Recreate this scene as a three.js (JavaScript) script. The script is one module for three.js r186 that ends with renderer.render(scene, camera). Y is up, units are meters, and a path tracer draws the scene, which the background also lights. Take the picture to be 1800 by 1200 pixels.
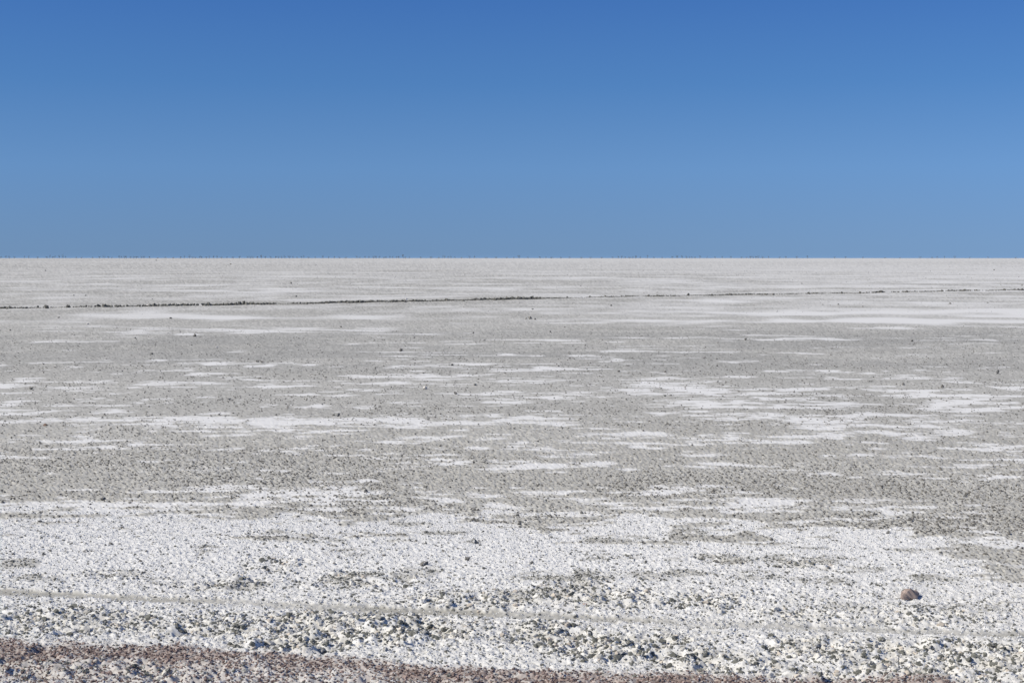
import * as THREE from 'three';
import { mergeVertices, mergeGeometries } from 'three/addons/utils/BufferGeometryUtils.js';

// ---------------------------------------------------------------- camera, sky, sun, exposure
const EYE = 1.9, F = 2600, HORIZON = 453.5;                 // eye height (m), focal length and horizon of the 1800 x 1200 photograph
const PITCH = Math.atan((600 - HORIZON) / F);
const scene = new THREE.Scene();
const camera = new THREE.PerspectiveCamera(2 * Math.atan(600 / F) * 180 / Math.PI, 1.5, 0.1, 60000);
camera.position.set(0, EYE, 0);
camera.rotation.x = -PITCH;
scene.add(camera);

const SUN_EL = 40 * Math.PI / 180, SUN_AZ = 106 * Math.PI / 180;   // azimuth counted leftwards from the view direction
const sunDir = new THREE.Vector3(-Math.sin(SUN_AZ) * Math.cos(SUN_EL), Math.sin(SUN_EL), -Math.cos(SUN_AZ) * Math.cos(SUN_EL));
{
  const W = 1024, H = 1024, data = new Float32Array(W * H * 4);
  // clear desert sky: colour by elevation, brightness by the Rayleigh phase function round the sun
  const stops = [[-90, .130, .220, .360], [-1, .140, .250, .415], [0, .144, .250, .405], [.6, .142, .252, .415], [3.4, .118, .250, .468], [6.6, .0715, .194, .432], [9.8, .0490, .150, .400], [16, .036, .110, .300], [30, .028, .070, .180], [90, .022, .046, .115]];
  const d = new THREE.Vector3();
  for (let j = 0; j < H; j++) {
    const el = (j + .5) / H * 180 - 90, e = el * Math.PI / 180;
    let k = 0; while (k < stops.length - 2 && stops[k + 1][0] < el) k++;
    const a = stops[k], b = stops[k + 1], t = Math.min(1, Math.max(0, (el - a[0]) / (b[0] - a[0])));
    for (let i = 0; i < W; i++) {
      const az = ((i + .5) / W - .5) * 2 * Math.PI;
      d.set(Math.cos(az) * Math.cos(e), Math.sin(e), Math.sin(az) * Math.cos(e));
      const c = d.dot(sunDir), ph = 1 + .95 * c * c, mie = .10 * Math.pow(Math.max(0, c), 12) + .5 * Math.pow(Math.max(0, c), 120);
      const o = (j * W + i) * 4;
      for (let q = 0; q < 3; q++) data[o + q] = (a[q + 1] + (b[q + 1] - a[q + 1]) * t) * ph * (q === 2 ? 1.16 : 1.13) + mie;
      data[o + 3] = 1;
    }
  }
  const sky = new THREE.DataTexture(data, W, H, THREE.RGBAFormat, THREE.FloatType);
  sky.mapping = THREE.EquirectangularReflectionMapping; sky.magFilter = THREE.LinearFilter; sky.minFilter = THREE.LinearFilter;
  sky.needsUpdate = true;
  scene.background = sky; scene.environment = sky;
}
const sun = new THREE.DirectionalLight(0xfff6e2, 4.4);
sun.position.copy(sunDir).multiplyScalar(60).add(new THREE.Vector3(0, 0, -15)); sun.target.position.set(0, 0, -15);
sun.castShadow = true; sun.shadow.radius = 1; sun.shadow.mapSize.set(4096, 4096);
Object.assign(sun.shadow.camera, { left: -25, right: 25, top: 25, bottom: -25, near: 1, far: 140 });
scene.add(sun, sun.target);
const renderer = new THREE.WebGLRenderer({ antialias: true });
renderer.toneMapping = THREE.LinearToneMapping; renderer.toneMappingExposure = 1.0;
renderer.shadowMap.enabled = true;

// ---------------------------------------------------------------- helpers
function rng(seed) { let a = seed >>> 0; return () => { a = (a + 0x6D2B79F5) | 0; let t = Math.imul(a ^ (a >>> 15), 1 | a); t = (t + Math.imul(t ^ (t >>> 7), 61 | t)) ^ t; return ((t ^ (t >>> 14)) >>> 0) / 4294967296; }; }
const clamp = (v, a = 0, b = 1) => v < a ? a : v > b ? b : v;
const sstep = (a, b, v) => { const t = clamp((v - a) / (b - a)); return t * t * (3 - 2 * t); };
const lerp = (a, b, t) => a + (b - a) * t;
function hash(ix, iy, s) { let h = Math.imul(ix, 374761393) ^ Math.imul(iy, 668265263) ^ Math.imul(s, 2147483647 ^ 0x51ed27); h = Math.imul(h ^ (h >>> 13), 1274126177); h = Math.imul(h ^ (h >>> 15), 2246822519); return ((h ^ (h >>> 16)) >>> 0) / 4294967296; }
function vnoise(x, y, s) {                                   // smooth value noise, -1 .. 1
  const ix = Math.floor(x), iy = Math.floor(y), fx = x - ix, fy = y - iy, u = fx * fx * (3 - 2 * fx), v = fy * fy * (3 - 2 * fy);
  const a = hash(ix, iy, s), b = hash(ix + 1, iy, s), c = hash(ix, iy + 1, s), d = hash(ix + 1, iy + 1, s);
  return 2 * (a + (b - a) * u + (c - a + (a - b - c + d) * u) * v) - 1;
}
function worley(x, y, s) {                                   // [F1, F2, id]
  const ix = Math.floor(x), iy = Math.floor(y); let f1 = 9, f2 = 9, id = 0;
  for (let j = -1; j <= 1; j++) for (let i = -1; i <= 1; i++) {
    const cx = ix + i, cy = iy + j, dx = cx + hash(cx, cy, s) - x, dy = cy + hash(cx, cy, s + 7) - y, dd = dx * dx + dy * dy;
    if (dd < f1) { f2 = f1; f1 = dd; id = hash(cx, cy, s + 13); } else if (dd < f2) f2 = dd;
  }
  return [Math.sqrt(f1), Math.sqrt(f2), id];
}
function pw(pts, v) { if (v <= pts[0][0]) return pts[0][1]; for (let i = 1; i < pts.length; i++) if (v <= pts[i][0]) { const a = pts[i - 1], b = pts[i]; return a[1] + (b[1] - a[1]) * (v - a[0]) / (b[0] - a[0]); } return pts[pts.length - 1][1]; }
const cp = Math.cos(PITCH), sp = Math.sin(PITCH);
function at(px, py) {                                        // where the line of sight through a photograph pixel meets the pan
  const X = (px - 900) / F, Y = (600 - py) / F, dy = Y * cp - sp, dz = -cp - Y * sp, t = EYE / -dy;
  return { x: X * t, z: dz * t, m: t / F, deep: t * t / (EYE * F) };          // m: metres per pixel across, deep: metres per pixel in depth
}
function photoY(x, z) {                                      // the reverse, for bands that are described by where they lie in the photograph
  const zc = -z * cp + EYE * sp, yc = -EYE * cp - z * sp * -1; return 600 - F * ((-EYE) * cp + (-z) * sp) / zc;
}
function photoX(x, z) { return 900 + F * x / (-z * cp + EYE * sp); }
const taken = {};
function numbered(n) { const k = taken[n] = (taken[n] ?? -1) + 1; return k ? n + '_' + String(k).padStart(3, '0') : n; }
function tag(o, label, category, group, kind) { o.name = numbered(o.name); o.userData = { label, category }; if (group) o.userData.group = group; if (kind) o.userData.kind = kind; o.castShadow = o.receiveShadow = true; scene.add(o); return o; }

// ---------------------------------------------------------------- what lies where on the pan
// bands of salt crust (share of white ground), by photograph row on the left / middle / right
const bandL = [[453, .2], [456, .3], [460, .5], [466, .25], [474, .34], [490, .30], [505, .2], [520, .26], [535, .2], [545, .45], [549, .4], [556, .16], [575, .12], [595, .09], [612, .06], [640, .16], [660, .24], [685, .3], [700, .12], [716, .2], [735, .34], [755, .3], [770, .22], [785, .18], [800, .06], [845, .05], [860, .28], [885, .3], [900, .28]];
const bandM = [[453, .5], [457, .7], [465, .45], [480, .42], [510, .36], [528, .32], [552, .42], [566, .34], [580, .16], [600, .06], [625, .06], [645, .14], [665, .22], [690, .3], [705, .2], [722, .26], [745, .32], [775, .3], [790, .2], [805, .08], [850, .05], [866, .25], [885, .3], [905, .35]];
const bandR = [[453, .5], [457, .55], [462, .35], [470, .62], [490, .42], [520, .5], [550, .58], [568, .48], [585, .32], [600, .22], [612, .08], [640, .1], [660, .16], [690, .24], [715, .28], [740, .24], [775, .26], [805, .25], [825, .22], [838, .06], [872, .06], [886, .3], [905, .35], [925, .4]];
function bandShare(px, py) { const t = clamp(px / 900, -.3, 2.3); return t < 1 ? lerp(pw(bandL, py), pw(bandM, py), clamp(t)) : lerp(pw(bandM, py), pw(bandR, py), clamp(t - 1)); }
const crustEdge = [[-400, 900], [0, 905], [100, 908], [250, 921], [450, 918], [560, 925], [700, 928], [760, 915], [900, 908], [960, 934], [1100, 930], [1200, 936], [1300, 930], [1400, 924], [1560, 934], [1610, 950], [1700, 962], [1740, 1000], [1800, 1022], [2200, 1040]];
const trackLine = [[-500, 1018], [0, 1035], [120, 1041], [300, 1050], [450, 1056], [650, 1068], [900, 1080], [1150, 1092], [1400, 1101], [1600, 1108], [1800, 1114], [2300, 1126]];
const brownTop = [[-500, 1095], [0, 1124], [200, 1134], [450, 1148], [650, 1161], [900, 1177], [1250, 1188], [1500, 1195], [1800, 1206], [2300, 1220]];
// single salt patches that stand out: [column, row, half width, half height]
const patchList = [
  [10, 720, 30, 3], [95, 722, 35, 2], [210, 723, 45, 6], [150, 738, 60, 4], [60, 740, 70, 5], [300, 740, 45, 8], [270, 753, 40, 6], [360, 745, 40, 5], [380, 725, 30, 5], [150, 757, 25, 5], [140, 767, 15, 2], [430, 762, 25, 5], [52, 765, 28, 1.5], [165, 785, 45, 2], [240, 778, 15, 4],
  [150, 860, 120, 4], [240, 864, 60, 6], [330, 866, 80, 3], [110, 876, 20, 3], [160, 884, 30, 3], [180, 899, 25, 4], [300, 888, 50, 6], [330, 905, 60, 3], [440, 885, 40, 6], [185, 912, 30, 4],
  [480, 741, 40, 9], [530, 745, 50, 5], [520, 771, 45, 7], [610, 764, 40, 2.5], [590, 785, 30, 3], [555, 784, 15, 3], [470, 826, 15, 3], [500, 827, 15, 3], [470, 792, 18, 1.5], [510, 794, 15, 1.5], [460, 869, 20, 6], [545, 872, 35, 4], [620, 868, 70, 5], [580, 880, 25, 6], [560, 896, 40, 6], [650, 881, 60, 3], [700, 895, 60, 3], [765, 866, 40, 4], [790, 882, 35, 6], [850, 872, 40, 5], [870, 886, 30, 4], [745, 774, 65, 6], [700, 741, 40, 5], [710, 753, 40, 2.5], [820, 748, 60, 5], [870, 732, 20, 4], [860, 776, 50, 5], [840, 791, 25, 3.5], [765, 810, 25, 2], [810, 814, 15, 2.5], [550, 713, 30, 4], [640, 715, 30, 3], [710, 728, 20, 3], [890, 796, 20, 3], [775, 790, 20, 2],
  [1100, 764, 75, 5], [1150, 766, 40, 3], [960, 777, 60, 5], [910, 783, 20, 8], [960, 737, 60, 4], [985, 747, 40, 4], [1180, 711, 60, 4], [1250, 712, 60, 5], [1320, 710, 60, 3], [1160, 729, 20, 4], [1050, 738, 60, 1.5], [1120, 788, 20, 4], [1230, 795, 60, 8], [1325, 791, 40, 5], [1000, 801, 60, 6], [1050, 796, 70, 2], [1050, 818, 40, 5], [950, 821, 40, 4], [1105, 825, 20, 4], [1260, 816, 50, 6], [1310, 816, 40, 4], [980, 831, 20, 1.5], [1035, 880, 45, 5], [1080, 886, 40, 3], [1200, 881, 40, 2], [1330, 889, 50, 4], [1020, 907, 50, 3], [1110, 908, 30, 3], [1230, 916, 40, 5], [1280, 902, 50, 5], [1150, 930, 30, 12], [1000, 935, 40, 7],
  [1480, 711, 90, 5], [1400, 710, 50, 3], [1360, 727, 30, 3], [1520, 725, 40, 5], [1420, 738, 40, 4], [1490, 734, 40, 3], [1450, 757, 35, 3.5], [1470, 769, 15, 3], [1570, 765, 30, 2], [1600, 773, 35, 4], [1400, 778, 40, 3], [1520, 778, 40, 2.5], [1390, 788, 50, 6], [1550, 789, 40, 4], [1510, 803, 35, 5], [1590, 806, 90, 5], [1460, 804, 20, 4], [1700, 821, 55, 5], [1620, 822, 60, 3], [1410, 816, 30, 4], [1495, 822, 15, 3], [1460, 834, 20, 3], [1370, 815, 20, 3], [1680, 707, 60, 4], [1710, 722, 70, 5], [1620, 719, 40, 3], [1640, 740, 50, 5], [1615, 747, 30, 3.5], [1750, 745, 20, 4], [1680, 761, 50, 5], [1730, 808, 20, 2], [1780, 808, 30, 3], [1770, 840, 30, 3], [1370, 889, 30, 3], [1490, 892, 40, 4], [1570, 893, 30, 3], [1620, 894, 30, 4], [1700, 888, 40, 4], [1580, 914, 50, 3], [1680, 912, 40, 2], [1740, 906, 60, 7], [1720, 936, 45, 5], [1560, 905, 40, 5],
  [50, 666, 45, 5], [132, 670, 15, 2], [190, 672, 30, 2], [275, 674, 45, 4], [110, 684, 55, 5], [340, 658, 30, 3], [380, 657, 40, 2], [375, 640, 25, 3], [445, 645, 20, 3], [330, 589, 20, 2], [1650, 975, 85, 26], [1590, 960, 40, 10], [360, 698, 20, 3], [200, 692, 15, 2], [235, 682, 15, 2], [240, 707, 20, 4], [120, 646, 25, 3],
  [735, 663, 45, 5], [690, 672, 35, 4], [870, 690, 60, 4], [790, 691, 50, 4], [600, 696, 30, 3], [540, 692, 30, 3], [480, 679, 35, 3], [470, 644, 20, 3], [545, 643, 20, 2], [590, 645, 15, 2], [630, 661, 30, 2], [700, 643, 15, 2], [840, 660, 50, 2.5], [640, 683, 40, 2],
  [970, 647, 30, 4], [1080, 635, 30, 3], [960, 660, 40, 3], [1090, 686, 60, 4], [1210, 686, 35, 5], [1140, 676, 30, 3], [1300, 663, 40, 3], [1240, 673, 20, 2], [1460, 652, 25, 2], [1470, 666, 15, 4], [1570, 668, 35, 3], [1700, 658, 50, 3], [1560, 687, 50, 4], [1620, 688, 40, 4], [1780, 683, 40, 4], [1400, 685, 60, 3],
].map(([px, py, hw, hh]) => { const p = at(px, py); return { x: p.x, z: p.z, a: hw * p.m * .95, b: hh * p.deep * .8 }; }).sort((p, q) => q.z - p.z);
// bare grey silt inside the near crust, and where the crust is broken into clods: [column, row, half width, half height, strength]
const bareList = [[370, 965, 30, 5, 1], [20, 990, 40, 8, .8], [500, 945, 40, 8, .9], [560, 950, 40, 5, .8], [760, 935, 60, 3, 1], [720, 921, 45, 4, .9], [610, 972, 40, 7, .8], [840, 951, 18, 2.5, 1], [640, 1016, 70, 8, .9], [730, 1005, 30, 12, .6], [1080, 948, 50, 6, .9], [1220, 938, 30, 8, 1], [1250, 985, 70, 9, .9], [1060, 980, 60, 6, .7], [990, 1015, 90, 12, .9], [1180, 1012, 90, 8, .8], [930, 1045, 60, 10, .7], [1420, 985, 70, 9, .8], [1460, 965, 60, 3, .7], [1590, 966, 35, 3, .8], [1620, 1022, 60, 10, 1], [1450, 1020, 40, 8, .9], [1510, 1002, 60, 5, .8], [1500, 1070, 50, 8, .6], [1700, 1068, 60, 8, .6], [1340, 1010, 60, 8, .7], [60, 1015, 40, 6, .7], [200, 1005, 60, 6, .5], [300, 1015, 40, 6, .6], [420, 1025, 40, 8, .7], [1690, 992, 30, 3, .8], [1760, 985, 50, 40, .9]]
  .map(([px, py, hw, hh, s]) => { const p = at(px, py); return { x: p.x, z: p.z, a: hw * p.m, b: hh * p.deep, s }; });
const brokenList = [[620, 1100, 170, 26, 1], [540, 1132, 110, 12, 1], [720, 1118, 120, 18, .9], [960, 1115, 80, 20, 1], [1080, 1138, 120, 24, 1], [1190, 1140, 60, 30, .9], [1280, 1165, 90, 18, .8], [1450, 1140, 80, 22, .8], [1560, 1160, 110, 28, .9], [1700, 1150, 110, 26, 1], [1790, 1165, 60, 24, .9], [130, 1090, 150, 24, .7], [380, 1095, 110, 22, .8], [60, 1170, 110, 22, .7], [290, 1180, 120, 16, .6], [620, 1020, 110, 12, .5], [830, 1050, 100, 16, .7], [1000, 1040, 90, 18, .7], [1110, 1050, 60, 18, .6], [1250, 1055, 60, 18, .6], [1440, 1080, 90, 16, .5], [1620, 1080, 90, 18, .5], [400, 1020, 60, 10, .6], [190, 1008, 50, 8, .4], [470, 990, 60, 14, .4], [1260, 985, 60, 7, .4], [1420, 990, 50, 9, .5], [1600, 1185, 250, 14, .7], [1000, 1195, 260, 8, .4], [700, 1195, 150, 8, .4]]
  .map(([px, py, hw, hh, s]) => { const p = at(px, py); return { x: p.x, z: p.z, a: hw * p.m, b: hh * p.deep, s }; });
function blobs(list, x, z, wx, wz) { let v = 0; for (const p of list) { const dz = (z + wz - p.z) / p.b; if (dz > 1.6 || dz < -1.6) continue; const dx = (x + wx - p.x) / p.a; const q = dx * dx + dz * dz; if (q < 2.5) v = Math.max(v, p.s * (1 - sstep(.35, 2.2, q))); } return v; }

// salt streaks lie along the wind, across the view: [length, weight near, weight far, length over depth]
const OCT = [[14, .2, .6, 2.3], [6, .25, .6, 2.3], [2.6, .5, .2, 2.6], [1.15, .9, 0, 2.8], [.5, 1, 0, 2.8], [.22, 1, 0, 2.6], [.1, .8, 0, 2.2], [4.4, 0, 1, 1.1], [2.1, 0, 1.1, .9], [1.0, 0, .9, .6]];
// g: spacing of the ground's points there, so that detail finer than the mesh is left out
function pan(x, z, g) {
  const py = photoY(x, z), px = photoX(x, z), r = -z;
  const w1 = vnoise(x / .9, z / .9, 3), w2 = vnoise(x / .9, z / .9, 4), f1 = vnoise(x * 5.5, z * 5.5, 5), f2 = vnoise(x * 5.5, z * 5.5, 6);
  // --- salt
  let n = 0, tot = 0;
  const farMix = sstep(26, 56, r);
  for (let k = 0; k < OCT.length; k++) {
    const [L, wNear, wFar, an] = OCT[k], dz = L / an, keep = 1 - sstep(.6, 1.9, g / dz), a = lerp(wNear, wFar, farMix);
    tot += a * a * (.25 + .75 * keep); if (keep > 0 && a > 0) n += a * keep * vnoise(x / L + k * 17.3, z / dz + k * 9.1, 20 + k);
  }
  n /= Math.sqrt(tot) * .46;                                 // about unit spread
  let salt;
  if (py < 975 || py < pw(crustEdge, px) + 45) {
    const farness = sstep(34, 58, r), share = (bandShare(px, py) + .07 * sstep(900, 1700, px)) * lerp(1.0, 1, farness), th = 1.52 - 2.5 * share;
    salt = lerp(sstep(th - .35, th + .8, n), clamp(share * .85 - .10 + .12 * sstep(600, 1500, px) + .30 * n, .0, .95), farness) * .92;  // share of white also raised towards the right
    // patches seen one by one
    let v = 0;
    for (const p of patchList) {
      const dz = (z - p.z) / p.b; if (dz > 2.4) continue; if (dz < -2.4) continue;
      const ddx = (x - p.x) / p.a; if (ddx > 2 || ddx < -2) continue;
      const dx = ddx + w1 * .2 + f1 * .15, dq = dz + .5 * f2 + .4 * w2 + .5 * vnoise(x / p.a * 2.7, z / p.b * .8, 41);
      v = Math.max(v, 1 - sstep(.05, 1.9, dx * dx + dq * dq * .8 - .8 * n + .48));
    }
    salt = Math.max(salt, v * .95);
  } else salt = 0;
  const edge = pw(crustEdge, px) + 9 * w2 + 6 * f2 + 3 * vnoise(x * 13, z * 13, 8) - 5 * n;
  const lace = pw([[0, .12], [250, .2], [420, .42], [760, .35], [900, .45], [1600, .5]], px);
  const near = sstep(-.16, .16, (py - edge - 14 * lace) / 55 + lace * n * .8);
  // --- near crust
  let bare = 0, broken = 0, track = 0, brown = 0, below = 0;
  if (near > 0) {
    bare = blobs(bareList, x, z, w1 * .05 + f1 * .05, w2 * .05 + f2 * .04);
    bare *= sstep(-.75, .35, vnoise(x * 9, z * 9, 61) + .6 * vnoise(x * 28, z * 28, 62));
    broken = blobs(brokenList, x, z, w1 * .09 + f1 * .05, w2 * .09 + f2 * .05);
    const ty = pw(trackLine, px) + 2.2 * w1 + 1.2 * f1; const tw = 5.2 + 1.8 * vnoise(x * 1.7, 3, 71) + 1.6 * vnoise(x * 21, z * 21, 73) + 1.2 * vnoise(x * 55, z * 55, 74);
    track = 1 - sstep(tw * .7, tw * 1.45, Math.abs(py - ty));
    track *= pw([[0, 1], [320, .85], [420, .45], [600, .5], [660, 1], [850, .95], [920, .6], [1100, .75], [1200, .35], [1700, .6], [1800, .9]], px) * sstep(-.95, -.1, vnoise(x * 2.1, z * 6, 72) + .5 - .35 * sstep(1150, 1500, px));
    const by = pw(brownTop, px) + 5 * w2 + 5 * f2 + 4 * vnoise(x * 14, z * 14, 9);
    brown = sstep(by - 12, by + 13, py); below = sstep(by + 14, by + 36, py + 14 * f1 + 10 * w1);
    const crust = (.93 - .2 * sstep(960, 1100, py)) * (1 - .95 * bare);
    salt = lerp(salt, crust, near);
  }
  return { salt, near, bare, broken, track, brown, below, py, px, w1, f1, f2 };
}
const bermLine = [[-900, 556], [-300, 548], [0, 543], [225, 539], [450, 535.6], [675, 531.2], [900, 526.6], [1125, 521.8], [1350, 517.6], [1575, 514], [1800, 510.7], [2200, 506], [2800, 501]].map(([a, b]) => at(a, b));
function bermAt(x) { const L = bermLine; if (x <= L[0].x) return L[0].z; for (let i = 1; i < L.length; i++) if (x <= L[i].x) return lerp(L[i - 1].z, L[i].z, (x - L[i - 1].x) / (L[i].x - L[i - 1].x)); return L[L.length - 1].z; }

const C = { mud: [.50, .494, .472], mud2: [.43, .423, .40], damp: [.355, .352, .338], tan: [.345, .335, .30], salt: [.795, .795, .80], cream: [.70, .685, .65], brown: [.205, .155, .142], brown2: [.36, .28, .25] };
function relief(x, z, g, p) {                                // height of the ground, metres
  let y = .012 * vnoise(x / 1.7, z / 1.7, 90) + .03 * vnoise(x / 9, z / 9, 91) * sstep(12, 40, -z);
  const k1 = 1 - sstep(.5, 1.3, g / .05), k2 = 1 - sstep(.6, 1.6, g / .02);
  const rough = (1 - .6 * p.track);
  // puffed salt: small knobs
  const saltKnob = k1 * .0022 * vnoise(x * 23, z * 23, 92) + k2 * .0050 * vnoise(x * 62, z * 62, 93);
  // dried mud: small curled plates with gaps between them
  let mudPlate = 0;
  if (p.near < 1 || p.bare > .1) { const w = worley(x * 19 + p.f1 * .4, z * 19 + p.f2 * .4, 94); mudPlate = k1 * (.0085 * sstep(.02, .22, w[1] - w[0]) + .006 * (w[2] - .5)) + k2 * .0022 * vnoise(x * 61, z * 61, 95); }
  y += rough * lerp(mudPlate, saltKnob * (1 + .45 * p.near * sstep(930, 1080, p.py)), p.near > .5 ? 1 - .6 * p.bare : p.salt * .6);
  if (p.near > 0) {
    y -= .016 * p.track;
    const lumps = vnoise(x * 11, z * 11, 96), l2 = vnoise(x * 26, z * 26, 97);
    y += p.near * rough * (.0015 + .024 * p.broken) * lumps + p.near * rough * (.0015 + .013 * p.broken) * l2;
    y += .012 * p.brown * vnoise(x * 3.1, z * 3.1, 98) + .008 * p.below * l2;
  }
  if (-z > 40) { const b = (z - bermAt(x)) / .3; if (Math.abs(b) < 2) y += .02 * (1 - sstep(.2, 1.5, Math.abs(b))); }
  return y;
}
// ---------------------------------------------------------------- the pan: one sheet from the camera's feet to the horizon
const heightAt = (x, z) => relief(x, z, .012, pan(x, z, .012));
{
  const angles = [], radii = [];
  const A0 = 24.5 * Math.PI / 180, dA = .046 * Math.PI / 180;
  for (let a = -Math.PI; a < -A0 - .02; a += .055) angles.push(a);
  for (let a = -A0; a <= A0; a += dA) angles.push(a);
  for (let a = A0 + .02; a < Math.PI; a += .055) angles.push(a);
  angles.push(Math.PI);
  for (let r = .5; r < 5.6; r *= 1.12) radii.push(r);
  const K = EYE * 1479;                                       // pixels of the rendered picture times metres
  for (let q = K / 5.9; q > 8;) { radii.push(K / q); q -= q > 260 ? .62 : .66; }
  for (let q = 7.5; q > .12; q *= .86) radii.push(K / q);
  radii.push(40000);
  const nA = angles.length, nR = radii.length, pos = new Float32Array(nA * nR * 3), col = new Float32Array(nA * nR * 3);
  for (let j = 0, o = 0; j < nR; j++) {
    const r = radii[j], g = Math.max(j ? r - radii[j - 1] : .1, r * dA) ;
    for (let i = 0; i < nA; i++, o += 3) {
      const a = angles[i], wide = Math.abs(a) > A0 + .001, x = r * Math.sin(a), z = -r * Math.cos(a);
      let y = 0, c0, c1, c2;
      if (!wide && r > 5.6 && r < 6000) {
        const gg = Math.min(g, Math.max(r * dA * 1.5, .6 * g)), p = pan(x, z, gg);
        y = relief(x, z, gg, p) * (1 - sstep(300, 1500, r));
        // the mud's own blotches of tone, then salt, silt, brown gravel over it
        const t1 = .5 + .5 * vnoise(x / 2.3, z / 1.1, 110), t2 = vnoise(x * 37, z * 37, 111), t3 = vnoise(x / 30, z / 14, 112);
        const m = clamp(t1 * .8 + .12 * t2 + .25 * t3);
        c0 = lerp(C.mud2[0], C.mud[0], m); c1 = lerp(C.mud2[1], C.mud[1], m); c2 = lerp(C.mud2[2], C.mud[2], m);
        const dm = .75 * sstep(568, 590, p.py + 12 * t3 + 9 * p.w1) * (1 - sstep(618, 665, p.py + 14 * t3 + 10 * p.f1)) * sstep(-.9, .5, vnoise(x / 3.3, z / 1.6, 123) + .6 * vnoise(x * 3, z * 2, 124));
        if (dm > 0) { c0 = lerp(c0, C.damp[0], dm); c1 = lerp(c1, C.damp[1], dm); c2 = lerp(c2, C.damp[2], dm); }
        const gr = 1 + .10 * t2 + .34 * (vnoise(x * 71, z * 71, 119) * .5 + hash(Math.floor(x * 150), Math.floor(z * 150), 120) - .5); c0 *= gr; c1 *= gr; c2 *= gr;
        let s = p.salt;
        if (r < 34) { const e = vnoise(x * 31, z * 31, 113) * .6 + vnoise(x * 67, z * 67, 114) * .6; s = lerp(s, sstep(.1, .9, s + .34 * e), .65); if (p.near > .3) s *= 1 - (.16 + .6 * sstep(985, 1100, p.py)) * sstep(.22, .62, vnoise(x * 44 + 3, z * 44, 116) * .7 + vnoise(x * 88, z * 88, 117) * .6 + .35 * vnoise(x * 4, z * 6, 118)); }
        s *= 1 - .8 * p.track;
        const cr = p.near > .5 ? clamp(p.broken * .8 + .2 * sstep(1080, 1150, p.py)) * sstep(-.5, .6, vnoise(x * 7, z * 7, 121) + .5 * vnoise(x * 24, z * 24, 122)) : 0;
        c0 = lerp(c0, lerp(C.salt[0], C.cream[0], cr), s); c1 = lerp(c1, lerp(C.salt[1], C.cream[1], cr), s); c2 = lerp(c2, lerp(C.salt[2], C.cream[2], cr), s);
        if (p.track > 0) { const t = p.track * .75; c0 = lerp(c0, C.tan[0], t); c1 = lerp(c1, C.tan[1], t); c2 = lerp(c2, C.tan[2], t); }
        if (p.brown > 0) {
          const e = .5 + .5 * t2 + .5 * vnoise(x * 17, z * 17, 115), cov = clamp(p.brown * (1 - .58 * p.below) * (.85 + .5 * (e - .5)));
          const q = hash(Math.floor(x * 90), Math.floor(z * 90), 5) > .6 ? C.brown2 : C.brown;
          c0 = lerp(c0, q[0], cov); c1 = lerp(c1, q[1], cov); c2 = lerp(c2, q[2], cov);
        }
      } else { const s = .42; c0 = lerp(C.mud[0], C.salt[0], s); c1 = lerp(C.mud[1], C.salt[1], s); c2 = lerp(C.mud[2], C.salt[2], s); }
      pos[o] = x; pos[o + 1] = y; pos[o + 2] = z; col[o] = c0; col[o + 1] = c1; col[o + 2] = c2;
    }
  }
  const idx = new Uint32Array((nA - 1) * (nR - 1) * 6);
  for (let j = 0, k = 0; j < nR - 1; j++) for (let i = 0; i < nA - 1; i++) { const a = j * nA + i, b = a + 1, c = a + nA, d = c + 1; idx[k++] = a; idx[k++] = b; idx[k++] = c; idx[k++] = b; idx[k++] = d; idx[k++] = c; }
  const geo = new THREE.BufferGeometry();
  geo.setAttribute('position', new THREE.BufferAttribute(pos, 3)); geo.setAttribute('color', new THREE.BufferAttribute(col, 3)); geo.setIndex(new THREE.BufferAttribute(idx, 1));
  geo.computeVertexNormals();
  const m = new THREE.Mesh(geo, new THREE.MeshStandardMaterial({ vertexColors: true, roughness: 1, metalness: 0, name: 'salt_pan_ground' }));
  m.name = 'ground'; tag(m, 'flat grey mud pan streaked with white salt, reaching the horizon', 'ground', null, 'structure');
  console.log('ground', nA, nR, nA * nR * 2);
}

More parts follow.
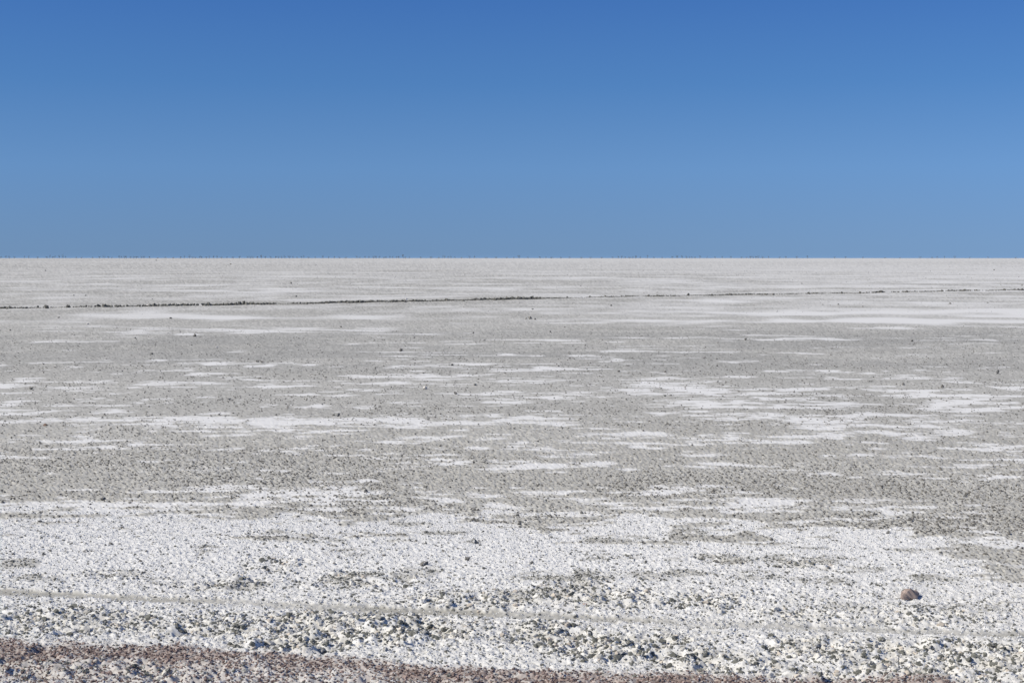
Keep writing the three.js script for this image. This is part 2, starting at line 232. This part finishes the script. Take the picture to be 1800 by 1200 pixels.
// ---------------------------------------------------------------- stones and clods
function lump(seed, detail, flat, jag, col, spread, nCuts = 13, salty = 0) {         // an irregular lump, its base near y = 0, about one unit wide
  let g = new THREE.IcosahedronGeometry(.5, detail); g.deleteAttribute('uv'); g.deleteAttribute('normal'); g = mergeVertices(g, 1e-4);
  const P = g.attributes.position, R = rng(seed), cuts = [];
  for (let i = 0; i < nCuts; i++) { const v = new THREE.Vector3(R() * 2 - 1, R() * 1.6 - .6, R() * 2 - 1).normalize(); cuts.push([v, .24 + R() * .2]); }
  const v = new THREE.Vector3(), colors = new Float32Array(P.count * 3);
  for (let i = 0; i < P.count; i++) {
    v.fromBufferAttribute(P, i);
    for (const [n, dd] of cuts) { const e = v.dot(n) - dd; if (e > 0) v.addScaledVector(n, -e * .95); }
    const k = 1 + jag * (vnoise(v.x * 4 + seed, v.y * 4 + v.z * 3.1, seed) + .55 * vnoise(v.x * 9, v.z * 9 + v.y * 7.7, seed + 1));
    v.multiplyScalar(k); v.y = v.y * flat + .33 * flat;
    P.setXYZ(i, v.x, v.y, v.z);
    const t = spread * (vnoise(v.x * 6 + 9, v.z * 6 + v.y * 5, seed + 2) * .6 + .5 * vnoise(v.x * 19, v.z * 19 + v.y * 17, seed + 3));
    const sa = salty ? .85 * sstep(.55 - salty, .85 - salty, vnoise(v.x * 23 + 4, v.z * 23 + v.y * 19, seed + 5) * .8 + .5 * vnoise(v.x * 5, v.z * 5 + v.y * 4, seed + 6)) : 0;
    for (let q = 0; q < 3; q++) colors[i * 3 + q] = lerp(clamp(col[q] * (1 + t), .02, .9), C.salt[q] * .95, sa);
  }
  g.setAttribute('color', new THREE.BufferAttribute(colors, 3)); g = g.toNonIndexed(); g.computeVertexNormals(); return g;
}
const stoneMat = new THREE.MeshStandardMaterial({ vertexColors: true, roughness: .95, name: 'clod_surface' });
const protos = {
  crust: [1, 2, 3, 4, 5, 6].map(s => lump(100 + s, 8, .8, .30, s % 2 ? [.155, .155, .14] : [.30, .295, .275], .6, 13, s % 2 ? .16 : .45)),  // darker tones hold the shade sides of light grey clods
  dark: [1, 2, 3, 4, 5, 6].map(s => lump(200 + s, 6, .75, .30, [.16, .153, .142], .5, 13, .1)),  // light grey clods, their shade and shadow put into the dark colour
  pale: [1, 2, 3].map(s => lump(300 + s, 4, .6, .14, [.66, .63, .60], .25)),
  berm: [1, 2, 3, 4, 5].map(s => lump(400 + s, 2, .8, .25, [.15, .145, .13], .5)),
};
const R1 = rng(77);
function stone(kind, name, px, py, wpx, label, category, group, o = {}) {     // wpx: width in photograph pixels
  const p = at(px, py + (o.drop ?? 1)), w = wpx * p.m, list = protos[kind], m = new THREE.Mesh(list[Math.floor(R1() * list.length)], stoneMat);
  m.name = name; m.position.set(p.x, (-p.z < 300 ? heightAt(p.x, p.z) : 0) - w * (o.sink ?? .06), p.z);
  m.rotation.set((R1() - .5) * .35, R1() * 6.28, (R1() - .5) * .35); const h = o.high ?? (.8 + R1() * .4); m.scale.set(w * (.9 + .3 * R1()), w * h, w * (.8 + .3 * R1()));
  return tag(m, label, category, group);
}
// the pale pinkish rock that lies alone on the near crust
{
  const p = at(1596, 1052), w = 32 * p.m;
  const m = new THREE.Mesh(lump(934, 10, .95, .17, [.34, .27, .24], .5, 6), stoneMat); m.name = 'pink_rock'; m.position.set(p.x, heightAt(p.x, p.z) - .004, p.z);
  m.scale.set(w * 1.4, w * .76, w * 1.0); m.rotation.set(0, .75, -.05);
  tag(m, 'pinkish brown fist-sized rock lying alone on the white crust at right', 'rock');
}
const one = (kind, n, px, py, w, label, cat, o) => stone(kind, n, px, py, w, label, cat, null, o);
{ // single stones with a look of their own
  protos.pink = [lump(501, 4, .7, .12, [.52, .36, .29], .25)]; protos.rust = [lump(502, 4, .7, .12, [.40, .22, .14], .25)]; protos.slate = [lump(503, 4, .6, .12, [.20, .21, .27], .25)]; protos.brownrock = [lump(504, 4, .8, .12, [.20, .14, .11], .3)];
  one('pink', 'pink_pebble', 1028, 1064, 9, 'small pink pebble beyond the smooth track, middle of the near crust', 'pebble');
  one('rust', 'rust_pebble', 75, 1160, 8, 'rust orange pebble in the brown gravel at lower left', 'pebble');
  one('slate', 'slate_pebble', 537, 1178, 10, 'bluish grey pebble in the brown gravel strip left of centre', 'pebble');
  one('pale', 'white_stone', 1257, 1096, 10, 'rounded white stone with a dark shadow beside the smooth track', 'stone', { high: 1.3 });
  one('brownrock', 'brown_rock', 79, 748, 9, 'small brown rock on the white salt streak at the left edge', 'rock', { high: 1 });
  one('pale', 'pale_stone', 747, 683, 9, 'pale grey stone with dark right side between the middle salt streaks', 'stone', { high: 1.5 });
  one('pale', 'white_stone', 714, 526, 5, 'tiny white stone just behind the dark clod ridge', 'stone', { high: 1.3 });
  one('pale', 'white_stone', 153, 570, 5, 'tiny white stone on grey mud in front of the dark ridge at left', 'stone', { high: 1.1 });
  one('pale', 'pale_stone', 380, 610, 6, 'small pale stone alone on the grey mud left of centre', 'stone', { high: 1 });
  one('pale', 'white_stone', 260, 536, 7, 'flat white stone lying against the far side of the dark ridge', 'stone');
  one('pale', 'white_stone', 560, 610, 4, 'tiny white stone on the plain grey mud near the middle', 'stone');
  one('dark', 'shade_dark_clod', 642, 866, 9, 'single clod with shade put into its dark colour at the near edge of the plain grey band', 'clod', { high: 1.3 });
  one('dark', 'shade_dark_clod', 822, 984, 13, 'large dark clod on clean white crust left of the picture middle', 'clod');
  one('dark', 'shade_dark_clod', 1145, 908, 10, 'flat dark clod between two white salt patches right of middle', 'clod', { high: .6 });
  one('dark', 'shade_dark_clod', 399, 893, 8, 'dark clod at the edge of a salt patch, left foreground', 'clod');
  one('dark', 'shade_dark_clod', 203, 858, 6, 'small dark clod above the long white salt streak at left', 'clod');
  one('dark', 'shade_dark_clod', 54, 682, 9, 'flat dark clod below a salt patch near the left edge', 'clod', { high: .6 });
  one('dark', 'shade_dark_clod', 402, 700, 8, 'thin dark clod at the right end of a salt streak, left of centre', 'clod', { high: .5 });
  one('dark', 'shade_dark_clod', 1754, 657, 8, 'dark clod on grey mud near the right edge', 'clod', { high: 1.4 });
  one('dark', 'shade_dark_clod', 932, 560, 7, 'dark clod with crumbs around it below the ridge, picture middle', 'clod', { high: 1.5 });
}
const third = px => px < 600 ? ['left', 'left third'] : px < 1200 ? ['middle', 'middle third'] : ['right', 'right third'];
const scatter = (kind, n, say, pts, o) => { for (const [px, py, w] of pts) { const [label, group] = say(px, py, ...third(px)); stone(kind, n, px, py, w, label, 'clod', group, o); } };
scatter('dark', 'shade_dark_clod', (px, py, a, b) => py < pw([[0, 543], [900, 526], [1800, 510]], px) ? [`tiny dark speck of a clod beyond the dark ridge, ${b} of the picture`, `clods beyond the ridge, ${a}`]
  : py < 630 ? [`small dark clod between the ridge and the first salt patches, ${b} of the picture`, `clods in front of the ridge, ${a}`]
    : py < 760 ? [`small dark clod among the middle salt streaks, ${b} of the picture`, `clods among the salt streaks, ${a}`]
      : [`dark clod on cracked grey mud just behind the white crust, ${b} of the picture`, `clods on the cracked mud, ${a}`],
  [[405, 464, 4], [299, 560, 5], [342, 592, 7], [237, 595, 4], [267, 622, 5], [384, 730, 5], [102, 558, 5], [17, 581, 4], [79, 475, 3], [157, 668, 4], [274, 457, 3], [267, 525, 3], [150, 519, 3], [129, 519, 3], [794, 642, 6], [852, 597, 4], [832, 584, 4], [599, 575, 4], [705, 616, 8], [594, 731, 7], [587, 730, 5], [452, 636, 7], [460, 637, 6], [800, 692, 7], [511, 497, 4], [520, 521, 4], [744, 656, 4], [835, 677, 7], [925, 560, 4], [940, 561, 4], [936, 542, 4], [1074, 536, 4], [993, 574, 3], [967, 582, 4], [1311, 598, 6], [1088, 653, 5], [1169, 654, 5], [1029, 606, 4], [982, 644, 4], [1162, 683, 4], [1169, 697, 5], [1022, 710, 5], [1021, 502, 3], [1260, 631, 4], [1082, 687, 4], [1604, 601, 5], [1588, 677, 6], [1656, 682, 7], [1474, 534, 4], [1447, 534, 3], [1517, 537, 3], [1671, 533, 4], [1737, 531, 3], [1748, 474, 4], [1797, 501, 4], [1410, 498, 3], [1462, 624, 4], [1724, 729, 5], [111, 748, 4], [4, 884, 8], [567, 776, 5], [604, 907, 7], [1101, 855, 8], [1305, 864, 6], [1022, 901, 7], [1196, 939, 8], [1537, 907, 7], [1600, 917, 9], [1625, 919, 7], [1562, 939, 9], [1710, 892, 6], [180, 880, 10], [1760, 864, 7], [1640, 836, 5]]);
scatter('dark', 'crust_clod', (px, py, a, b) => [`clod with shade put into its dark colour on the fine white crust beyond the smooth track, ${b} of the picture`, `dark clods on the white crust, ${a}`],
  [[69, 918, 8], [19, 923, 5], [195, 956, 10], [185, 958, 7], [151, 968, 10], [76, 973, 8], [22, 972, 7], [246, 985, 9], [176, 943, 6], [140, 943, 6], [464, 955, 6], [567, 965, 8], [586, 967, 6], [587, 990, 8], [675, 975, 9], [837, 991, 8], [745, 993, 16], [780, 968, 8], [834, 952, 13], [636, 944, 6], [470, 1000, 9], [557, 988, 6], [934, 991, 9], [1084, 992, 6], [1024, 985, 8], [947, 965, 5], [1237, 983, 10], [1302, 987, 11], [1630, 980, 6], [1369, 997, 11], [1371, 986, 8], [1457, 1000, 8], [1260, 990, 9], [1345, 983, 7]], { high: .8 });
scatter('crust', 'crust_clod', (px, py, a, b) => py < pw(trackLine, px) ? [`salt-speckled clod just beyond the smooth track, ${b} of the picture`, `clods just beyond the track, ${a}`]
  : py < pw(brownTop, px) ? [`salt-speckled clod in the broken crust between track and brown gravel, ${b} of the picture`, `clods between track and gravel, ${a}`]
    : [`salt-speckled clod in the brown gravel along the bottom edge, ${b} of the picture`, `clods in the gravel, ${a}`],
  [[666, 1096, 16], [657, 1124, 14], [800, 1114, 15], [725, 1116, 24], [481, 1140, 16], [481, 1116, 14], [600, 1138, 15], [562, 1138, 16], [677, 1143, 13], [536, 1142, 14], [866, 1056, 13], [777, 1044, 11], [889, 1122, 14], [639, 1028, 8], [655, 1039, 9], [587, 1024, 11], [492, 1092, 14], [469, 1084, 12], [556, 1108, 12], [727, 1093, 11], [690, 1112, 18], [700, 1108, 14], [745, 1114, 14], [620, 1120, 16], [640, 1132, 13], [580, 1120, 14], [520, 1125, 14],
   [981, 1108, 18], [947, 1130, 18], [1014, 1128, 15], [1010, 1139, 14], [1105, 1133, 13], [1089, 1149, 16], [1020, 1156, 14], [1162, 1114, 12], [1160, 1107, 10], [1204, 1130, 15], [1202, 1165, 16], [1232, 1179, 16], [1276, 1168, 14], [1247, 1061, 14], [1095, 1052, 8], [1030, 1032, 8], [1016, 1033, 8], [1221, 1028, 11], [940, 1108, 12], [977, 1127, 10], [1045, 1142, 16], [1060, 1160, 14], [1130, 1150, 14], [1180, 1145, 14], [1240, 1150, 12], [1305, 1155, 13], [1340, 1172, 14],
   [1742, 1133, 14], [1565, 1193, 18], [1570, 1173, 16], [1639, 1184, 14], [1755, 1164, 18], [1795, 1163, 16], [1550, 1123, 14], [1527, 1124, 11], [1512, 1137, 12], [1434, 1152, 14], [1437, 1133, 15], [1602, 1166, 15], [1702, 1144, 15], [1675, 1138, 14], [1472, 1086, 10], [1647, 1091, 10], [1745, 1043, 10], [1410, 1051, 9], [1480, 1160, 13], [1530, 1165, 13], [1620, 1148, 12], [1660, 1160, 14], [1690, 1172, 14], [1722, 1158, 13], [1780, 1185, 16], [1400, 1168, 12],
   [114, 1086, 12], [112, 1098, 13], [114, 1111, 12], [169, 1113, 11], [240, 1093, 14], [160, 1078, 12], [67, 1086, 13], [194, 1077, 11], [384, 1091, 13], [417, 1107, 14], [375, 1112, 12], [325, 1113, 12], [400, 1024, 13], [187, 1007, 11], [55, 1017, 10], [31, 1164, 14], [252, 1172, 14], [327, 1172, 15], [150, 1187, 14], [295, 1179, 13], [417, 1149, 9], [87, 1044, 9], [346, 1058, 10], [377, 1074, 11], [314, 1074, 11], [45, 1195, 16], [10, 1150, 12], [100, 1170, 12], [200, 1192, 14], [360, 1190, 12], [430, 1182, 12], [790, 1188, 12], [700, 1190, 12]], { sink: .12, high: .75 });
// the low dark ridge of turned-up clods across the pan
scatter('berm', 'ridge_clod', (px, py, a, b) => [`larger dark clod bulging from the long dark ridge, ${b} of the picture`, `large clods of the dark ridge, ${a}`],
  [[66, 541, 7], [81, 542, 10], [118, 541, 8], [151, 540, 6], [171, 540, 8], [184, 540, 9], [271, 538, 8], [287, 538, 6], [321, 537, 8], [347, 537, 5], [424, 536, 6], [575, 533, 5], [597, 533, 6], [634, 532, 6], [655, 531, 6], [667, 531, 5], [690, 531, 6], [712, 531, 6], [785, 529, 7], [845, 528, 6], [880, 527, 6], [915, 526, 7], [997, 524, 5], [1037, 523, 5], [1064, 522, 5], [1100, 522, 5], [1140, 521, 6], [1155, 521, 6], [1210, 520, 7], [1252, 519.5, 5], [1285, 519, 5], [1347, 518, 5], [1360, 518, 5], [1422, 516.5, 5], [1480, 515.5, 5], [1512, 515, 5], [1550, 514.5, 7], [1594, 514, 6], [1694, 512.5, 5], [1717, 512, 4], [1767, 511, 5], [1797, 511, 6], [12, 543.5, 6], [20, 543, 5], [45, 542.5, 5], [205, 540, 5], [245, 539, 5], [380, 536.5, 5], [480, 535, 4], [540, 534, 5], [735, 530.5, 4], [815, 529, 5], [950, 525.5, 5]], { drop: 0, high: 1.1 });
function instanced(name, geo, mat, list, label, category) {
  const m = new THREE.InstancedMesh(geo, mat, list.length), M = new THREE.Matrix4(), q = new THREE.Quaternion(), e = new THREE.Euler(), c = new THREE.Color();
  list.forEach((s, i) => { e.set(s.rx, s.ry, s.rz); q.setFromEuler(e); M.compose(new THREE.Vector3(s.x, s.y, s.z), q, new THREE.Vector3(s.sx, s.sy, s.sz)); m.setMatrixAt(i, M); m.setColorAt(i, c.setRGB(...s.c)); });
  m.name = name; console.log(name, list.length); return tag(m, label, category, null, 'stuff');
}
const plain = new THREE.MeshStandardMaterial({ roughness: 1, name: 'crumb_surface' });
const bits = (seed, detail, flat, jag) => { const g = lump(seed, detail, flat, jag, [1, 1, 1], 0); g.deleteAttribute('color'); return g; };
{ // rubble of the ridge
  const R = rng(5), list = [], x0 = bermLine[0].x, x1 = bermLine[bermLine.length - 1].x;
  for (let x = x0; x < x1; x += .022) {
    const gap = vnoise(x * .9, 1, 301) + .5 * vnoise(x * 3.1, 2, 302); if (gap < lerp(-1.15, -.55, sstep(500, 1400, photoX(x, bermAt(x)))) && R() > .3) continue;
    const w = (.07 + .09 * R() * R()) * (.85 + .5 * Math.max(-.3, vnoise(x * .55, 5, 303)) + .4 * vnoise(x * 1.9, 6, 304)) * (1 - .22 * sstep(-6, 12, x)), t = .5 + .8 * R(), z = bermAt(x) + (R() + R() - 1) * .3;
    list.push({ x, y: heightAt(x, z) - .008 + .015 * R(), z, rx: R() * .6, ry: R() * 6.3, rz: R() * .6, sx: w, sy: w * (.8 + .6 * R()), sz: w, c: [.17 * t, .168 * t, .152 * t] });
  }
  instanced('ridge_rubble', bits(601, 1, .8, .2), plain, list, 'long low ridge of dark broken clods running across the pan', 'rubble');
}
{ // crumbs: salt grains, and specks coloured dark for small shadows, by what lies there
  const R = rng(9), grains = [], specks = [], rubble = [], gravel = [];
  const K = EYE * F;
  const pick = (rowA, rowB) => { const py = rowA + (rowB - rowA) * R(), px = -220 + 2240 * R(); return at(px, py); };
  const put = (list, p, y, w, flat, c, k = .35) => list.push({ x: p.x, y, z: p.z, rx: (R() - .5) * 1.2 * k * 2, ry: R() * 6.3, rz: (R() - .5) * 1.2 * k * 2, sx: w * (.8 + .5 * R()), sy: w * flat, sz: w * (.8 + .5 * R()), c });
  // near crust, row by row in ground area
  const zA = at(900, 1215).z, zB = at(900, 890).z;
  for (let n = 0; n < 420000; n++) {
    const z = zA + (zB - zA) * R(), half = -z * .44, x = (R() * 2 - 1) * half;
    if (R() > -z / 12) continue;                             // even density per area
    const p = pan(x, z, .012); if (p.near < .5) continue;
    const y = relief(x, z, .012, p);
    if (p.brown > .3 && R() < p.brown * (1.1 - .55 * p.below)) {
      if (R() < .75) { const t = .6 + .8 * R(), b = R(); put(gravel, { x, z }, y, .007 + .011 * R() * R(), .8, b < .72 ? [.20 * t, .15 * t, .138 * t] : b < .9 ? [.40 * t, .31 * t, .28 * t] : [.5, .5, .5]); }
      continue;
    }
    if (p.track > .4 && R() > .3) continue;
    if (R() < .45 * (1 - .92 * p.bare)) { const t = .8 + .25 * R(); put(grains, { x, z }, y - .001, .006 + .009 * R() * R(), .85, [.77 * t, .773 * t, .78 * t]); }
    else if (R() < .07 + .08 * sstep(970, 1060, p.py) + .18 * p.bare + .26 * p.broken) { const t = .7 + .5 * R(); put(specks, { x, z }, y - .001, .007 + .016 * R() * R(), .8, [.18 * t, .18 * t, .165 * t]); }  // dark colour of these specks stands in for tiny shadows
    if (R() < p.broken * p.broken * .2) {
      const t = .75 + .4 * R(), s = R(), w = (.016 + .045 * R() * R()) * (s < .35 ? 1 : .85), c = s < .35 ? [.68 * t, .66 * t, .62 * t] : s < .88 ? [.17 * t, .172 * t, .155 * t] : [.60 * t, .54 * t, .47 * t];  // dark bits carry the shade of the broken crust in their colour
      put(rubble, { x, z }, y - w * .08, w, .55 + .4 * R(), c, .6);
    }
  }
  // curled flakes and crumbs on the bare mud further out
  for (let n = 0; n < 340000; n++) {
    const p0 = pick(575, 1040), p = pan(p0.x, p0.z, .012); if (p.near > .5) continue;
    const keep = (.35 + .65 * sstep(-.3, .5, vnoise(p0.x / 1.3, p0.z / .8, 401))) * (1 - .70 * p.salt) * (.55 + .45 * sstep(760, 850, p.py)); if (R() > keep * .40) continue;
    const t = .65 + .5 * R(), w = (.009 + .019 * R() * R()) * (1 + .25 * sstep(12, 30, -p0.z));
    put(specks, p0, relief(p0.x, p0.z, .012, p) - .001, w, .45 + .4 * R(), [.21 * t, .20 * t, .185 * t], .5);
  }
  // thin scatter of crumbs over the far pan
  for (let n = 0; n < 9000; n++) { const p0 = pick(466, 590); const t = .6 + .5 * R(), w = p0.m * (.7 + 1.3 * R() * R()); if (R() > .4) continue; put(specks, p0, 0, w, .7, [.22 * t, .21 * t, .20 * t]); }
  instanced('salt_grains', bits(611, 1, .85, .15), plain, grains, 'fine knobbly white salt grains covering the near crust', 'salt');
  instanced('shade_dark_crumbs', bits(612, 1, .8, .2), plain, specks, 'tiny mud crumbs with shadow specks put into their dark colour, strewn over the whole pan', 'crumbs');
  instanced('crust_rubble', bits(613, 2, .7, .22), plain, rubble, 'small broken bits of salt crust, some coloured dark for shade, in the near ground', 'rubble');
  instanced('brown_gravel', bits(614, 1, .9, .1), plain, gravel, 'reddish brown gravel strip along the bottom of the picture', 'gravel');
}

// ---------------------------------------------------------------- low trees far off along the horizon
{
  const crownMat = new THREE.MeshStandardMaterial({ color: new THREE.Color().setRGB(.15, .145, .13), roughness: 1, side: THREE.DoubleSide, name: 'far_foliage' });
  const trunkMat = new THREE.MeshStandardMaterial({ color: new THREE.Color().setRGB(.12, .105, .09), roughness: 1, name: 'far_bark' });
  function variant(seed) {
    const R = rng(seed), trunk = [], h = .30 + .15 * R(), lobes = [];
    const t = new THREE.CylinderGeometry(.010, .022, h + .1, 6); t.translate(0, (h + .1) / 2, 0); trunk.push(t);
    const nl = 3 + Math.floor(R() * 3);
    for (let i = 0; i < nl; i++) { const a = R() * 6.3, rr = .25 * R(), l = new THREE.Vector3(Math.cos(a) * rr * 1.6, h + .12 + .35 * R(), Math.sin(a) * rr * 1.6); lobes.push([l, .20 + .16 * R()]);
      const b = new THREE.CylinderGeometry(.008, .018, l.length() * .5, 5); b.translate(0, l.length() * .25, 0); const q = new THREE.Quaternion().setFromUnitVectors(new THREE.Vector3(0, 1, 0), new THREE.Vector3(l.x, .4, l.z).normalize()); b.applyQuaternion(q); b.translate(0, h * .8, 0); trunk.push(b); }
    const pos = [];
    for (let i = 0; i < 120; i++) {
      const [c, r] = lobes[Math.floor(R() * nl)], u = new THREE.Vector3(R() * 2 - 1, (R() * 2 - 1) * .75, R() * 2 - 1); if (u.length() > 1) { i--; continue; }
      u.multiplyScalar(r).add(c); const s = .045 + .03 * R();
      for (let k = 0; k < 3; k++) pos.push(u.x + (R() - .5) * 2 * s, u.y + (R() - .5) * 2 * s, u.z + (R() - .5) * 2 * s);
    }
    const g = new THREE.BufferGeometry(); g.setAttribute('position', new THREE.Float32BufferAttribute(pos, 3)); g.computeVertexNormals();
    return [mergeGeometries(trunk), g];
  }
  const V = [1, 2, 3, 4, 5, 6, 7].map(s => variant(700 + s)), R = rng(41);
  function tree(px, topPx, wide, label, group) {              // topPx: how far the crown stands above the horizon in the photograph
    const D = 3300 + 900 * R(), H = EYE + topPx * D / F, [tg, cg] = V[Math.floor(R() * V.length)], o = new THREE.Group(); o.name = 'far_tree';
    const a = new THREE.Mesh(tg, trunkMat), b = new THREE.Mesh(cg, crownMat); a.name = 'trunk'; b.name = 'crown'; for (const m of [a, b]) { m.castShadow = m.receiveShadow = true; o.add(m); }
    o.position.set((px - 900) / F * D, -.1, -D); o.scale.set(wide * D / F * 1.1, H, wide * D / F * 1.1); o.rotation.y = R() * 6.3;
    return tag(o, label, 'tree', group);
  }
  for (const [px, t, w] of [[83, 5, 4], [88, 6, 4], [93, 5, 4], [97, 5, 3.5], [105, 6, 4], [111, 6.5, 4], [116, 5, 3]]) tree(px, t, w, 'dark tree in the densest horizon clump near the left edge', 'densest clump of horizon trees');
  let px = -60; const Lr = 'faint tiny low tree on the sparse horizon near the right edge';
  while (px < 1860) {
    const dens = px < 1340 ? 1 : .22, cl = sstep(-.4, .4, vnoise(px / 46, 1, 801));
    px += (4 + 9 * R()) * (1.7 - cl) / (dens < 1 ? .42 : 1);
    if (px > 76 && px < 122) continue;
    const top = (2.6 + 3.4 * R() * R() + 1.2 * cl) * (px > 1340 ? .8 : 1);
    tree(px, top, 3 + 3.4 * R(), px > 1340 ? Lr : `tiny low tree on the far horizon, ${third(px)[1]} of the picture, outside the densest clump`, px > 1340 ? 'sparse trees on the right horizon' : 'trees along the horizon, ' + third(px)[0]);
  }
}
renderer.render(scene, camera);
